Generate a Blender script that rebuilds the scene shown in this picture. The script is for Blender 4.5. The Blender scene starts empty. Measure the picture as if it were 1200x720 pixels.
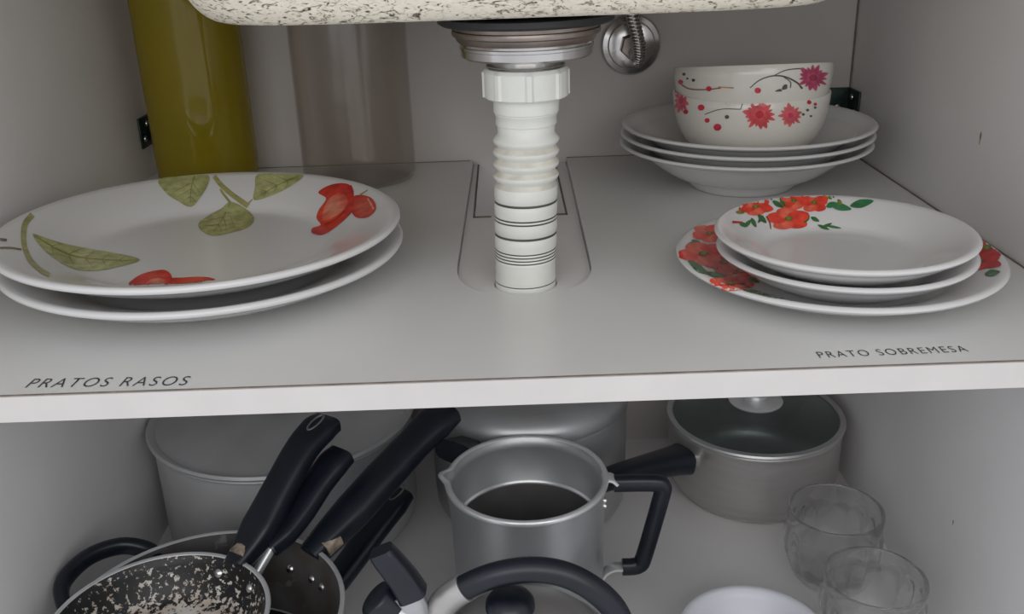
import bpy, bmesh, math, random
from mathutils import Vector, Matrix
from mathutils.bvhtree import BVHTree

random.seed(7)
scene = bpy.context.scene
COL = scene.collection

# ------------------------------------------------------------------ camera
CAM = Vector((0.0, -0.52326, 0.2599))
PITCH, ROLL, YAW, FPX = math.radians(22.12), math.radians(2.01), math.radians(-0.07), 1119.0
FW = Vector((math.sin(YAW)*math.cos(PITCH), math.cos(YAW)*math.cos(PITCH), -math.sin(PITCH)))
R0 = Vector((math.cos(YAW), -math.sin(YAW), 0)); U0 = R0.cross(FW)
RT = math.cos(ROLL)*R0 - math.sin(ROLL)*U0
UP = math.sin(ROLL)*R0 + math.cos(ROLL)*U0
cam_d = bpy.data.cameras.new('camera'); cam = bpy.data.objects.new('camera', cam_d); COL.objects.link(cam)
cam_d.sensor_fit = 'HORIZONTAL'; cam_d.sensor_width = 36.0; cam_d.lens = FPX/1200*36.0
cam_d.clip_start = 0.02
M = Matrix((RT, UP, -FW)).transposed().to_4x4(); M.translation = CAM
cam.matrix_world = M
scene.camera = cam

# ------------------------------------------------------------------ light
w = bpy.data.worlds.new('world'); scene.world = w; w.use_nodes = True
bg = w.node_tree.nodes['Background']; bg.inputs[0].default_value = (0.93, 0.95, 1.0, 1); bg.inputs[1].default_value = 0.80
def area(name, loc, target, sx, sy, power, col):
    l = bpy.data.lights.new(name, 'AREA'); l.shape = 'RECTANGLE'; l.size = sx; l.size_y = sy; l.energy = power; l.color = col
    o = bpy.data.objects.new(name, l); COL.objects.link(o); o.location = loc
    o.rotation_euler = (Vector(target)-Vector(loc)).to_track_quat('-Z', 'Y').to_euler()
area('kitchen_window', (0.0, -2.3, 0.95), (0, 0.2, -0.05), 3.2, 1.3, 22, (1.0, 0.975, 0.945))
scene.view_settings.view_transform = 'Standard'; scene.view_settings.look = 'None'
scene.view_settings.exposure = 0.0; scene.view_settings.gamma = 1.0; scene.view_settings.use_curve_mapping = False

# ------------------------------------------------------------------ dimensions (metres; shelf top front edge is y=0, z=0)
XL, XR, YB, ZF, TS, YFRONT, ZTOP = -0.4095, 0.3930, 0.5746, -0.3805, 0.0176, -0.05, 0.40

# ------------------------------------------------------------------ pixel helpers
def ray(px):
    d = FW*FPX + RT*(px[0]-600) - UP*(px[1]-360)
    return d.normalized()
def on_z(px, z):
    d = ray(px); return CAM + d*((z-CAM.z)/d.z)
def on_y(px, y):
    d = ray(px); return CAM + d*((y-CAM.y)/d.y)
def on_x(px, x):
    d = ray(px); return CAM + d*((x-CAM.x)/d.x)

# ------------------------------------------------------------------ materials
def srgb(c):
    return tuple(((v/255)/12.92 if v/255 <= .04045 else ((v/255+.055)/1.055)**2.4) for v in c) + (1,)
def nodes(name):
    m = bpy.data.materials.new(name); m.use_nodes = True
    nt = m.node_tree; return m, nt, nt.nodes['Principled BSDF']
def mat(name, col, rough=.5, metal=0., var=.0, scale=20., bump=0., bscale=80., stretch=None, coat=0., rvar=0., spec=None):
    m, nt, b = nodes(name)
    b.inputs['Base Color'].default_value = (*col[:3], 1); b.inputs['Roughness'].default_value = rough; b.inputs['Metallic'].default_value = metal
    b.inputs['Coat Weight'].default_value = coat
    if spec is not None: b.inputs['Specular IOR Level'].default_value = spec
    tc = nt.nodes.new('ShaderNodeTexCoord'); mp = nt.nodes.new('ShaderNodeMapping')
    nt.links.new(tc.outputs['Object'], mp.inputs[0])
    if stretch: mp.inputs['Scale'].default_value = stretch
    if var or rvar:
        n = nt.nodes.new('ShaderNodeTexNoise'); n.inputs['Scale'].default_value = scale; n.inputs['Detail'].default_value = 6
        nt.links.new(mp.outputs[0], n.inputs['Vector'])
        if var:
            r = nt.nodes.new('ShaderNodeValToRGB'); nt.links.new(n.outputs['Fac'], r.inputs[0])
            r.color_ramp.elements[0].position = .3; r.color_ramp.elements[1].position = .7
            r.color_ramp.elements[0].color = tuple(max(0, c*(1-var)) for c in col[:3]) + (1,)
            r.color_ramp.elements[1].color = tuple(min(1, c*(1+var*.5)) for c in col[:3]) + (1,)
            nt.links.new(r.outputs[0], b.inputs['Base Color'])
        if rvar:
            mr = nt.nodes.new('ShaderNodeMapRange'); mr.inputs[1].default_value = .3; mr.inputs[2].default_value = .7
            mr.inputs[3].default_value = max(0, rough-rvar); mr.inputs[4].default_value = min(1, rough+rvar)
            nt.links.new(n.outputs['Fac'], mr.inputs[0]); nt.links.new(mr.outputs[0], b.inputs['Roughness'])
    if bump:
        n2 = nt.nodes.new('ShaderNodeTexNoise'); n2.inputs['Scale'].default_value = bscale; n2.inputs['Detail'].default_value = 4
        nt.links.new(mp.outputs[0], n2.inputs['Vector'])
        bp = nt.nodes.new('ShaderNodeBump'); bp.inputs['Strength'].default_value = bump; bp.inputs['Distance'].default_value = .002
        nt.links.new(n2.outputs['Fac'], bp.inputs['Height']); nt.links.new(bp.outputs[0], b.inputs['Normal'])
    return m
def thin_glass(name, tint, haze, hazecol, gloss_rough=.04, fres=.45):
    m = bpy.data.materials.new(name); m.use_nodes = True; nt = m.node_tree; nt.nodes.clear()
    out = nt.nodes.new('ShaderNodeOutputMaterial'); t = nt.nodes.new('ShaderNodeBsdfTransparent'); t.inputs[0].default_value = (*tint, 1)
    d = nt.nodes.new('ShaderNodeBsdfDiffuse'); d.inputs[0].default_value = (*hazecol, 1)
    tr = nt.nodes.new('ShaderNodeBsdfTranslucent'); tr.inputs[0].default_value = (*hazecol, 1)
    dm = nt.nodes.new('ShaderNodeMixShader'); dm.inputs[0].default_value = .5
    nt.links.new(d.outputs[0], dm.inputs[1]); nt.links.new(tr.outputs[0], dm.inputs[2])
    mx = nt.nodes.new('ShaderNodeMixShader'); mx.inputs[0].default_value = haze
    nt.links.new(t.outputs[0], mx.inputs[1]); nt.links.new(dm.outputs[0], mx.inputs[2])
    g = nt.nodes.new('ShaderNodeBsdfGlossy'); g.inputs['Roughness'].default_value = gloss_rough
    lw = nt.nodes.new('ShaderNodeLayerWeight'); lw.inputs[0].default_value = .5
    pw = nt.nodes.new('ShaderNodeMath'); pw.operation = 'POWER'; pw.inputs[1].default_value = 4; nt.links.new(lw.outputs['Facing'], pw.inputs[0])
    f = nt.nodes.new('ShaderNodeMapRange'); f.inputs[3].default_value = .035; f.inputs[4].default_value = fres; nt.links.new(pw.outputs[0], f.inputs[0])
    m2 = nt.nodes.new('ShaderNodeMixShader'); nt.links.new(f.outputs[0], m2.inputs[0])
    nt.links.new(mx.outputs[0], m2.inputs[1]); nt.links.new(g.outputs[0], m2.inputs[2]); nt.links.new(m2.outputs[0], out.inputs[0])
    return m
def glass(name, col, rough=.0, ior=1.45, clear=.22):
    m, nt, b = nodes(name); b.inputs['Base Color'].default_value = (*col, 1); b.inputs['Transmission Weight'].default_value = 1
    b.inputs['Roughness'].default_value = rough; b.inputs['IOR'].default_value = ior
    t = nt.nodes.new('ShaderNodeBsdfTransparent'); mx = nt.nodes.new('ShaderNodeMixShader'); mx.inputs[0].default_value = clear
    nt.links.new(b.outputs[0], mx.inputs[1]); nt.links.new(t.outputs[0], mx.inputs[2]); nt.links.new(mx.outputs[0], nt.nodes['Material Output'].inputs[0])
    return m
def print_mat(name):
    m, nt, b = nodes(name); a = nt.nodes.new('ShaderNodeVertexColor'); a.layer_name = 'ink'
    n = nt.nodes.new('ShaderNodeTexNoise'); n.inputs['Scale'].default_value = 130; n.inputs['Detail'].default_value = 5
    tc = nt.nodes.new('ShaderNodeTexCoord'); nt.links.new(tc.outputs['Object'], n.inputs['Vector'])
    mr = nt.nodes.new('ShaderNodeMapRange'); mr.inputs[1].default_value = .3; mr.inputs[2].default_value = .7; mr.inputs[3].default_value = .72; mr.inputs[4].default_value = 1.2
    nt.links.new(n.outputs['Fac'], mr.inputs[0])
    mx = nt.nodes.new('ShaderNodeMix'); mx.data_type = 'RGBA'; mx.blend_type = 'MULTIPLY'; mx.inputs[0].default_value = 1
    nt.links.new(a.outputs['Color'], mx.inputs[6]); nt.links.new(mr.outputs[0], mx.inputs[7])
    nt.links.new(mx.outputs[2], b.inputs['Base Color']); b.inputs['Roughness'].default_value = .22
    return m
def stone_mat():
    m, nt, b = nodes('speckled_stone'); tc = nt.nodes.new('ShaderNodeTexCoord')
    mp = nt.nodes.new('ShaderNodeMapping'); mp.inputs['Scale'].default_value = (1, 1, 2.4); mp.inputs['Rotation'].default_value = (0, .25, 0)
    nt.links.new(tc.outputs['Object'], mp.inputs[0])
    n = nt.nodes.new('ShaderNodeTexNoise'); n.inputs['Scale'].default_value = 150; n.inputs['Detail'].default_value = 3; n.inputs['Distortion'].default_value = 1.5
    nt.links.new(mp.outputs[0], n.inputs['Vector'])
    r = nt.nodes.new('ShaderNodeValToRGB'); e = r.color_ramp.elements
    e[0].position = .32; e[0].color = srgb((60, 56, 50)); e[1].position = .39; e[1].color = srgb((176, 168, 150))
    x = e.new(.44); x.color = srgb((222, 214, 196)); x = e.new(.7); x.color = srgb((236, 230, 216))
    nt.links.new(n.outputs['Fac'], r.inputs[0])
    n2 = nt.nodes.new('ShaderNodeTexNoise'); n2.inputs['Scale'].default_value = 34; n2.inputs['Detail'].default_value = 7; n2.inputs['Distortion'].default_value = 2.2
    nt.links.new(mp.outputs[0], n2.inputs['Vector'])
    r2 = nt.nodes.new('ShaderNodeValToRGB'); e = r2.color_ramp.elements
    e[0].position = .485; e[0].color = (1, 1, 1, 1); e[1].position = .515; e[1].color = (1, 1, 1, 1); x = e.new(.5); x.color = (.16, .15, .13, 1)
    nt.links.new(n2.outputs['Fac'], r2.inputs[0])
    n3 = nt.nodes.new('ShaderNodeTexNoise'); n3.inputs['Scale'].default_value = 22; nt.links.new(tc.outputs['Object'], n3.inputs['Vector'])
    r3 = nt.nodes.new('ShaderNodeValToRGB'); r3.color_ramp.elements[0].position = .52; r3.color_ramp.elements[1].position = .58
    nt.links.new(n3.outputs['Fac'], r3.inputs[0])
    mx = nt.nodes.new('ShaderNodeMix'); mx.data_type = 'RGBA'; mx.blend_type = 'MULTIPLY'
    nt.links.new(r3.outputs[0], mx.inputs[0]); nt.links.new(r.outputs[0], mx.inputs[6]); nt.links.new(r2.outputs[0], mx.inputs[7])
    nt.links.new(mx.outputs[2], b.inputs['Base Color']); b.inputs['Roughness'].default_value = .55
    return m
def worn_mat(name, base, bare, cx, cy, thr_in, thr_out, r_in, r_out, scale=110., rough=.45):
    """non-stick coating flaked away: bare metal where the noise beats a threshold that grows away from (cx, cy)"""
    m, nt, b = nodes(name); tc = nt.nodes.new('ShaderNodeTexCoord')
    n = nt.nodes.new('ShaderNodeTexNoise'); n.inputs['Scale'].default_value = scale; n.inputs['Detail'].default_value = 8; n.inputs['Roughness'].default_value = .65
    nt.links.new(tc.outputs['Object'], n.inputs['Vector'])
    s = nt.nodes.new('ShaderNodeVectorMath'); s.operation = 'SUBTRACT'; s.inputs[1].default_value = (cx, cy, 0); nt.links.new(tc.outputs['Object'], s.inputs[0])
    ml = nt.nodes.new('ShaderNodeVectorMath'); ml.operation = 'MULTIPLY'; ml.inputs[1].default_value = (1, 1, 0); nt.links.new(s.outputs[0], ml.inputs[0])
    ln = nt.nodes.new('ShaderNodeVectorMath'); ln.operation = 'LENGTH'; nt.links.new(ml.outputs[0], ln.inputs[0])
    mr = nt.nodes.new('ShaderNodeMapRange'); mr.inputs[1].default_value = r_in; mr.inputs[2].default_value = r_out; mr.inputs[3].default_value = thr_in; mr.inputs[4].default_value = thr_out
    nt.links.new(ln.outputs['Value'], mr.inputs[0])
    sb = nt.nodes.new('ShaderNodeMath'); sb.operation = 'SUBTRACT'; nt.links.new(n.outputs['Fac'], sb.inputs[0]); nt.links.new(mr.outputs[0], sb.inputs[1])
    r = nt.nodes.new('ShaderNodeValToRGB'); r.color_ramp.elements[0].position = .0; r.color_ramp.elements[1].position = .03
    r.color_ramp.elements[0].color = (*base, 1); r.color_ramp.elements[1].color = (*bare, 1)
    nt.links.new(sb.outputs[0], r.inputs[0])
    n2 = nt.nodes.new('ShaderNodeTexNoise'); n2.inputs['Scale'].default_value = 30; nt.links.new(tc.outputs['Object'], n2.inputs['Vector'])
    r2 = nt.nodes.new('ShaderNodeValToRGB'); r2.color_ramp.elements[0].position = .35; r2.color_ramp.elements[1].position = .65
    r2.color_ramp.elements[0].color = (.66, .58, .52, 1); r2.color_ramp.elements[1].color = (1, 1, 1, 1); nt.links.new(n2.outputs['Fac'], r2.inputs[0])
    mx = nt.nodes.new('ShaderNodeMix'); mx.data_type = 'RGBA'; mx.blend_type = 'MULTIPLY'; mx.inputs[0].default_value = 1
    nt.links.new(r.outputs[0], mx.inputs[6]); nt.links.new(r2.outputs[0], mx.inputs[7]); nt.links.new(mx.outputs[2], b.inputs['Base Color'])
    b.inputs['Roughness'].default_value = rough
    return m

MT = {}
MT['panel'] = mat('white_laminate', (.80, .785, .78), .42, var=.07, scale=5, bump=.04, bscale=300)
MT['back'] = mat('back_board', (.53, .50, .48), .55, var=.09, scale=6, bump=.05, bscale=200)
MT['shelf'] = mat('shelf_laminate', (.72, .72, .71), .30, var=.06, scale=7)
MT['edge'] = mat('edge_band', (.66, .635, .615), .35, var=.05, scale=22)
MT['dark_line'] = mat('dirt_line', (.20, .165, .14), .8, var=.4, scale=60)
MT['ink'] = mat('black_lettering', (.035, .035, .042), .5, var=.2, scale=90)
MT['stone'] = stone_mat()
MT['ceramic'] = mat('white_ceramic', (.70, .697, .695), .16, var=.02, scale=8, coat=.3)
MT['ceramic_cream'] = mat('cream_ceramic', (.78, .755, .70), .18, var=.03, scale=10, coat=.3)
MT['print'] = print_mat('glazed_print')
MT['chrome'] = mat('dull_chrome', (.62, .61, .60), .20, 1, var=.15, scale=40)
MT['steel_old'] = mat('stained_steel', (.33, .28, .25), .38, 1, var=.35, scale=28)
MT['rubber'] = mat('black_rubber', (.02, .02, .022), .6, var=.2, scale=50)
MT['pvc'] = mat('white_pvc', (.76, .77, .72), .38, var=.10, scale=28)
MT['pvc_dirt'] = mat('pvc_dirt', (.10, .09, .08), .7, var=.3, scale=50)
MT['pvc_stain'] = mat('pvc_stained', (.68, .66, .58), .45, var=.25, scale=60)
MT['brass_dark'] = mat('patinated_bracket', (.035, .06, .055), .42, .6, var=.5, scale=90)
MT['screw'] = mat('screw_steel', (.55, .55, .52), .3, 1, var=.2, scale=90)
MT['green'] = thin_glass('olive_plastic', (.84, .76, .26), .45, (.62, .53, .05), .06)
MT['clear'] = thin_glass('clouded_plastic', (.97, .955, .94), .07, (.55, .50, .47), .15)
MT['alu'] = mat('aluminium', (.50, .51, .52), .40, .72, var=.10, scale=18, rvar=.08, bump=.04, bscale=60)
MT['alu_dull'] = mat('dull_aluminium', (.56, .57, .58), .52, .5, var=.14, scale=12, rvar=.08, bump=.05, bscale=40)
MT['alu_bright'] = mat('bright_aluminium', (.82, .83, .84), .28, .6, var=.08, scale=40)
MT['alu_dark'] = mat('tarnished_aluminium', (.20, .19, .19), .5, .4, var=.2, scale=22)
MT['steel'] = mat('brushed_steel', (.50, .49, .48), .36, .7, var=.08, scale=14, stretch=(1, 1, 9), rvar=.06)
MT['bakelite'] = mat('black_bakelite', (.008, .011, .019), .33, var=.3, scale=40, bump=.03, bscale=120)
MT['pan_black'] = mat('black_enamel', (.014, .014, .016), .35, var=.3, scale=40)
MT['pan_brown'] = mat('burnt_coating', (.045, .036, .033), .5, var=.4, scale=40)
MT['pan_grey'] = worn_mat('grey_nonstick', (.12, .115, .115), (.24, .24, .25), 0, 0, .30, .60, .02, .11, scale=18, rough=.36)
MT['pan_worn'] = worn_mat('flaked_nonstick', (.012, .013, .016), (.76, .73, .68), 0.0, 0.0, .30, .63, .035, .090, scale=210)
MT['rust'] = mat('worn_ferrule', (.42, .34, .26), .5, .4, var=.6, scale=140)
MT['rivet'] = mat('rivet_aluminium', (.78, .78, .78), .3, 1, var=.1, scale=90)
MT['glass'] = glass('clear_glass', (.98, .985, .985))
MT['lid_glass'] = thin_glass('lid_glass', (.80, .84, .84), .05, (.35, .38, .38), .05)
MT['plastic'] = mat('white_plastic', (.68, .69, .74), .35, var=.03, scale=20)

# ------------------------------------------------------------------ mesh helpers
def finish(me, smooth=True, ang=35):
    if smooth:
        for p in me.polygons: p.use_smooth = True
        me.set_sharp_from_angle(angle=math.radians(ang))
def obj(name, me, mats, parent=None, loc=(0, 0, 0)):
    if isinstance(mats, str): mats = [mats]
    me.name = name
    for k in mats: me.materials.append(MT[k])
    o = bpy.data.objects.new(name, me); COL.objects.link(o); o.location = loc
    if parent: o.parent = parent
    return o
def thing(name, label, cat, loc=(0, 0, 0), group=None, rot=(0, 0, 0)):
    o = bpy.data.objects.new(name, None); COL.objects.link(o); o.empty_display_size = .02
    o.location = loc; o.rotation_euler = rot; o['label'] = label; o['category'] = cat
    if group: o['group'] = group
    return o
def lathe(prof, seg=72, mids=None, close=False, sm=35, arc=None):
    """prof: (r, z) list from the outside bottom round to the inside; mids: material index for each span"""
    vs, fs, mi = [], [], []
    rings = []
    for r, z in prof:
        if r < 1e-6:
            rings.append([len(vs)]); vs.append((0, 0, z))
        else:
            rings.append(list(range(len(vs), len(vs)+seg)))
            for i in range(seg):
                a = 2*math.pi*i/seg; vs.append((r*math.cos(a), r*math.sin(a), z))
    for k in range(len(prof)-1 + (1 if close else 0)):
        A, Bq = rings[k], rings[(k+1) % len(prof)]; mm = mids[k] if mids else 0
        for i in range(seg):
            j = (i+1) % seg
            if len(A) == 1 and len(Bq) == 1: continue
            if len(A) == 1: fs.append((A[0], Bq[j], Bq[i]))
            elif len(Bq) == 1: fs.append((A[i], A[j], Bq[0]))
            else: fs.append((A[i], A[j], Bq[j], Bq[i]))
            mi.append(mm)
    me = bpy.data.meshes.new('lathe'); me.from_pydata(vs, [], fs)
    for p, m_ in zip(me.polygons, mi): p.material_index = m_
    bm = bmesh.new(); bm.from_mesh(me); bmesh.ops.recalc_face_normals(bm, faces=bm.faces); bm.to_mesh(me); bm.free()
    finish(me, True, sm); return me
def catmull(pts, n):
    pts = [Vector(p) for p in pts]; out = []
    P = [2*pts[0]-pts[1]] + pts + [2*pts[-1]-pts[-2]]
    for i in range(1, len(P)-2):
        for k in range(n):
            t = k/n; a, b, c, d = P[i-1], P[i], P[i+1], P[i+2]
            out.append(.5*((2*b) + (c-a)*t + (2*a-5*b+4*c-d)*t*t + (3*b-a-3*c+d)*t**3))
    out.append(pts[-1]); return out
def sweep(pts, secs, up=(0, 0, 1), seg=16, power=2.0, closed=False, sm=40):
    """secs: (half width, half height) at every point (or one pair); superellipse section"""
    pts = [Vector(p) for p in pts]; n = len(pts); up = Vector(up)
    if isinstance(secs, tuple): secs = [secs]*n
    vs, fs, rings = [], [], []
    for i, p in enumerate(pts):
        if closed: t = pts[(i+1) % n]-pts[i-1]
        else: t = pts[min(i+1, n-1)]-pts[max(i-1, 0)]
        t.normalize(); s = t.cross(up)
        if s.length < 1e-4: s = t.cross(Vector((1, 0, 0)))
        s.normalize(); u = s.cross(t)
        wv, hv = secs[i]; ring = []
        for k in range(seg):
            a = 2*math.pi*k/seg; c, q = math.cos(a), math.sin(a)
            c = math.copysign(abs(c)**(2/power), c); q = math.copysign(abs(q)**(2/power), q)
            ring.append(len(vs)); vs.append(p + s*(c*wv) + u*(q*hv))
        rings.append(ring)
    for i in range(n if closed else n-1):
        A, Bq = rings[i], rings[(i+1) % n]
        for k in range(seg):
            j = (k+1) % seg; fs.append((A[k], A[j], Bq[j], Bq[k]))
    if not closed: fs.append(tuple(reversed(rings[0]))); fs.append(tuple(rings[-1]))
    me = bpy.data.meshes.new('sweep'); me.from_pydata([tuple(v) for v in vs], [], fs)
    bm = bmesh.new(); bm.from_mesh(me); bmesh.ops.recalc_face_normals(bm, faces=bm.faces); bm.to_mesh(me); bm.free()
    finish(me, True, sm); return me
def box(lo, hi, bevel=0., seg=3, mats=None):
    bm = bmesh.new(); bmesh.ops.create_cube(bm, size=1)
    lo, hi = Vector(lo), Vector(hi)
    for v in bm.verts: v.co = Vector([(lo[i]+hi[i])/2 + v.co[i]*(hi[i]-lo[i]) for i in range(3)])
    if bevel: bmesh.ops.bevel(bm, geom=list(bm.edges), offset=bevel, segments=seg, affect='EDGES', profile=.5)
    me = bpy.data.meshes.new('box'); bm.to_mesh(me); bm.free(); finish(me, bool(bevel), 50); return me
def prism(outline, z0, z1, bevel=0.):
    bm = bmesh.new(); bot = [bm.verts.new((x, y, z0)) for x, y in outline]
    f = bm.faces.new(bot); r = bmesh.ops.extrude_face_region(bm, geom=[f])
    for v in [g for g in r['geom'] if isinstance(g, bmesh.types.BMVert)]: v.co.z = z1
    bmesh.ops.recalc_face_normals(bm, faces=bm.faces)
    if bevel:
        ed = [e for e in bm.edges if abs(e.verts[0].co.z-e.verts[1].co.z) < 1e-6]
        bmesh.ops.bevel(bm, geom=ed, offset=bevel, segments=2, affect='EDGES', profile=.5)
    bmesh.ops.triangulate(bm, faces=[q for q in bm.faces if len(q.verts) > 4])
    me = bpy.data.meshes.new('prism'); bm.to_mesh(me); bm.free(); finish(me, True, 30); return me
def join_meshes(mes):
    bm = bmesh.new()
    for m_ in mes: bm.from_mesh(m_)
    me = bpy.data.meshes.new('joined'); bm.to_mesh(me); bm.free(); finish(me, True, 35); return me
def xf(me, mtx):
    me.transform(mtx); return me
def struct(name, me, m):
    o = obj(name, me, m); o['kind'] = 'structure'; return o

# printed motifs: outlines are traced as pixel outlines and laid on the glazed surface they belong to
def bvh_of(o, M_world):
    me = o.data
    return BVHTree.FromPolygons([M_world @ v.co for v in me.vertices], [tuple(p.vertices) for p in me.polygons])
def smooth_poly(pts, n=4):
    P = [Vector((x, y, 0)) for x, y in pts]; k = len(P); out = []
    for i in range(k):
        a, b, c, d = P[i-1], P[i], P[(i+1) % k], P[(i+2) % k]
        for j in range(n):
            t = j/n; q = .5*((2*b) + (c-a)*t + (2*a-5*b+4*c-d)*t*t + (3*b-a-3*c+d)*t**3); out.append((q.x, q.y))
    return out
class Decal:
    def __init__(self): self.v, self.f, self.c = [], [], []
    def poly(self, pts, col, col2=None, lift=.0, smooth=True, cuts=2):
        """pixel polygon; col at the centre, col2 at the edge"""
        if smooth: pts = smooth_poly(pts)
        bm = bmesh.new(); f = bm.faces.new([bm.verts.new((x, y, 0)) for x, y in pts])
        cx = sum(p[0] for p in pts)/len(pts); cy = sum(p[1] for p in pts)/len(pts); edge = set(bm.verts)
        bmesh.ops.triangulate(bm, faces=list(bm.faces))
        for _ in range(cuts):
            long = [e for e in bm.edges if e.calc_length() > 4]
            if long: bmesh.ops.subdivide_edges(bm, edges=long, cuts=1); bmesh.ops.triangulate(bm, faces=list(bm.faces))
        rm = max(math.hypot(p[0]-cx, p[1]-cy) for p in pts)
        base = len(self.v); bm.verts.index_update()
        for v in bm.verts:
            t = min(1, math.hypot(v.co.x-cx, v.co.y-cy)/rm)
            self.v.append((v.co.x, v.co.y, lift))
            self.c.append(tuple(col[i]*(1-t)+(col2 or col)[i]*t for i in range(3)))
        for q in bm.faces: self.f.append([base+v.index for v in q.verts])
        bm.free()
    def line(self, pts, wpx, col, lift=0.):
        P = catmull([(x, y, 0) for x, y in pts], 5); L, Rr = [], []
        for i, p in enumerate(P):
            t = (P[min(i+1, len(P)-1)]-P[max(i-1, 0)]).normalized(); nrm = Vector((-t.y, t.x, 0))
            ww = wpx[0]+(wpx[1]-wpx[0])*i/(len(P)-1) if isinstance(wpx, tuple) else wpx
            L.append(p+nrm*ww/2); Rr.append(p-nrm*ww/2)
        base = len(self.v)
        for a, b in zip(L, Rr):
            self.v += [(a.x, a.y, lift), (b.x, b.y, lift)]; self.c += [col[:3], col[:3]]
        for i in range(len(P)-1): self.f.append([base+2*i, base+2*i+1, base+2*i+3, base+2*i+2])
    def build(self, name, bvh, parent, Mw, off=.0004):
        # motifs that stand apart become parts of their own
        n = len(self.v); root = list(range(n))
        def find(i):
            while root[i] != i: root[i] = root[root[i]]; i = root[i]
            return i
        for f in self.f:
            for i in f[1:]: root[find(i)] = find(f[0])
        cells = {}
        for i, (x, y, l) in enumerate(self.v): cells.setdefault((int(x/1.0), int(y/1.0)), []).append(i)
        for (cx, cy), ids in cells.items():
            for dx in (0, 1):
                for dy in (-1, 0, 1):
                    o = cells.get((cx+dx, cy+dy))
                    if o:
                        for i in ids: root[find(i)] = find(o[0])
                        for i in o: root[find(i)] = find(ids[0])
        allf = self.f; groups = {}
        for f in allf: groups.setdefault(find(f[0]), []).append(f)
        for fs in groups.values(): self.f = fs; self.build_one(name, bvh, parent, Mw, off)
    def build_one(self, name, bvh, parent, Mw, off):
        inv = Mw.inverted(); pos = []
        used = {i for f in self.f for i in f}
        for i, (x, y, l) in enumerate(self.v):
            if i not in used: pos.append(None); continue
            d = ray((x, y)); hit = bvh.ray_cast(CAM, d)
            if hit[0] is None: pos.append(None); continue
            n = hit[1] if hit[1].dot(d) < 0 else -hit[1]
            pos.append(inv @ (hit[0] + n*(off+l)))
        fs = [f for f in self.f if all(pos[i] is not None for i in f)]
        fs = [f for f in fs if max((pos[f[i]]-pos[f[i-1]]).length for i in range(len(f))) < .03]
        if not fs: return
        keep = sorted({i for f in fs for i in f}); mp = {k: i for i, k in enumerate(keep)}
        me = bpy.data.meshes.new(name); me.from_pydata([tuple(pos[k]) for k in keep], [], [[mp[i] for i in f] for f in fs])
        ca = me.color_attributes.new('ink', 'FLOAT_COLOR', 'POINT')
        for i, k in enumerate(keep): ca.data[i].color = (*self.c[k], 1)
        finish(me, True, 60)
        return obj(name, me, 'print', parent)

# ------------------------------------------------------------------ cabinet shell
PT = .018
struct('wall_left', box((XL-PT, YFRONT, ZF-PT), (XL, YB+PT, ZTOP)), 'panel')
wr = struct('wall_right', box((XR, YFRONT, ZF-PT), (XR+PT, YB+PT, ZTOP)), 'panel')
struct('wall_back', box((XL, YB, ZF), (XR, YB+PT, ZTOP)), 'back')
struct('floor', box((XL, YFRONT, ZF-PT), (XR, YB+PT, ZF)), 'panel')
def scuff(px, w, h):
    p = on_x(px, XR); me = prism([(w*math.cos(a)*(1+.3*math.sin(3*a)), h*math.sin(a)) for a in [i*math.pi/6 for i in range(12)]], 0, .0003)
    o = obj('scuff_mark', me, 'rust', wr, (XR, p.y, p.z)); o.rotation_euler = (math.pi/2, 0, -math.pi/2)
scuff((1149, 162), .0012, .0055); scuff((1117, 613), .0007, .003)

# shelf with a U-shaped cut-out for the drain pipe
CX0, CX1, CXM = -.0445, .0645, .0100
def u_cut(x0, x1, yarc, yfront, n=16):
    """front outline of the cut-out from the left side round to the right side"""
    hw = (x1-x0)/2; cx = (x0+x1)/2; out = []
    for i in range(n+1):
        a = math.pi + math.pi*i/n
        c, s = math.cos(a), math.sin(a)
        c = math.copysign(abs(c)**.75, c); s = math.copysign(abs(s)**.75, s)
        out.append((cx+hw*c, yarc+(yarc-yfront)*s))
    return out
shelf = thing('shelf', 'off-white laminate shelf across the cabinet, cut out around the drain pipe', 'shelf', (0, 0, -TS))
cut = u_cut(CX0, CX1, .215, .141)
outl = [(XL+.0005, .0012), (XR-.0005, .0012), (XR-.0005, YB-.0005), (CX1+.004, YB-.0005)] + list(reversed(cut)) + [(CX0+.004, YB-.0005), (XL+.0005, YB-.0005)]
obj('board', prism(outl, 0, TS), 'shelf', shelf)
obj('edge_banding', box((XL+.0005, -.0006, -.0003), (XR-.0005, .0010, TS-.0006)), 'edge', shelf)
obj('edge_seam', box((XL+.0005, .0008, TS-.0008), (XR-.0005, .0016, TS+.0001)), 'dark_line', shelf)
# insert board that fills the cut-out, lower than the shelf, notched at the back
PIPX, PIPY, PIPR = .0105, .1765, .0235
ic = u_cut(CX0+.001, CX1-.001, .215, .1425)
hole = [(PIPX+(PIPR+.0012)*math.cos(a), PIPY+(PIPR+.0012)*math.sin(a)) for a in [math.pi/2 - 2*math.pi*i/28 for i in range(29)]]
NY = .362
outi = ic + [(CX1+.0025, YB-.001), (.0545, YB-.001), (.0545, NY), (PIPX+.0003, NY)] + hole + [(PIPX-.0003, NY), (-.0345, NY), (-.0345, YB-.001), (CX0+.005, YB-.001)]
obj('insert_board', prism(outi, TS-.010, TS-.005), 'panel', shelf)
for nm, a, b in [('caulk_line', (-.0355, NY-.002), (-.0335, YB-.002)), ('caulk_line', (.0535, NY-.002), (.0555, YB-.002)), ('caulk_line', (-.0355, NY-.004), (-.018, NY)), ('caulk_line', (.040, NY-.004), (.0555, NY))]:
    obj(nm, box((*a, TS-.0051), (*b, TS-.0044)), 'dark_line', shelf)
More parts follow.
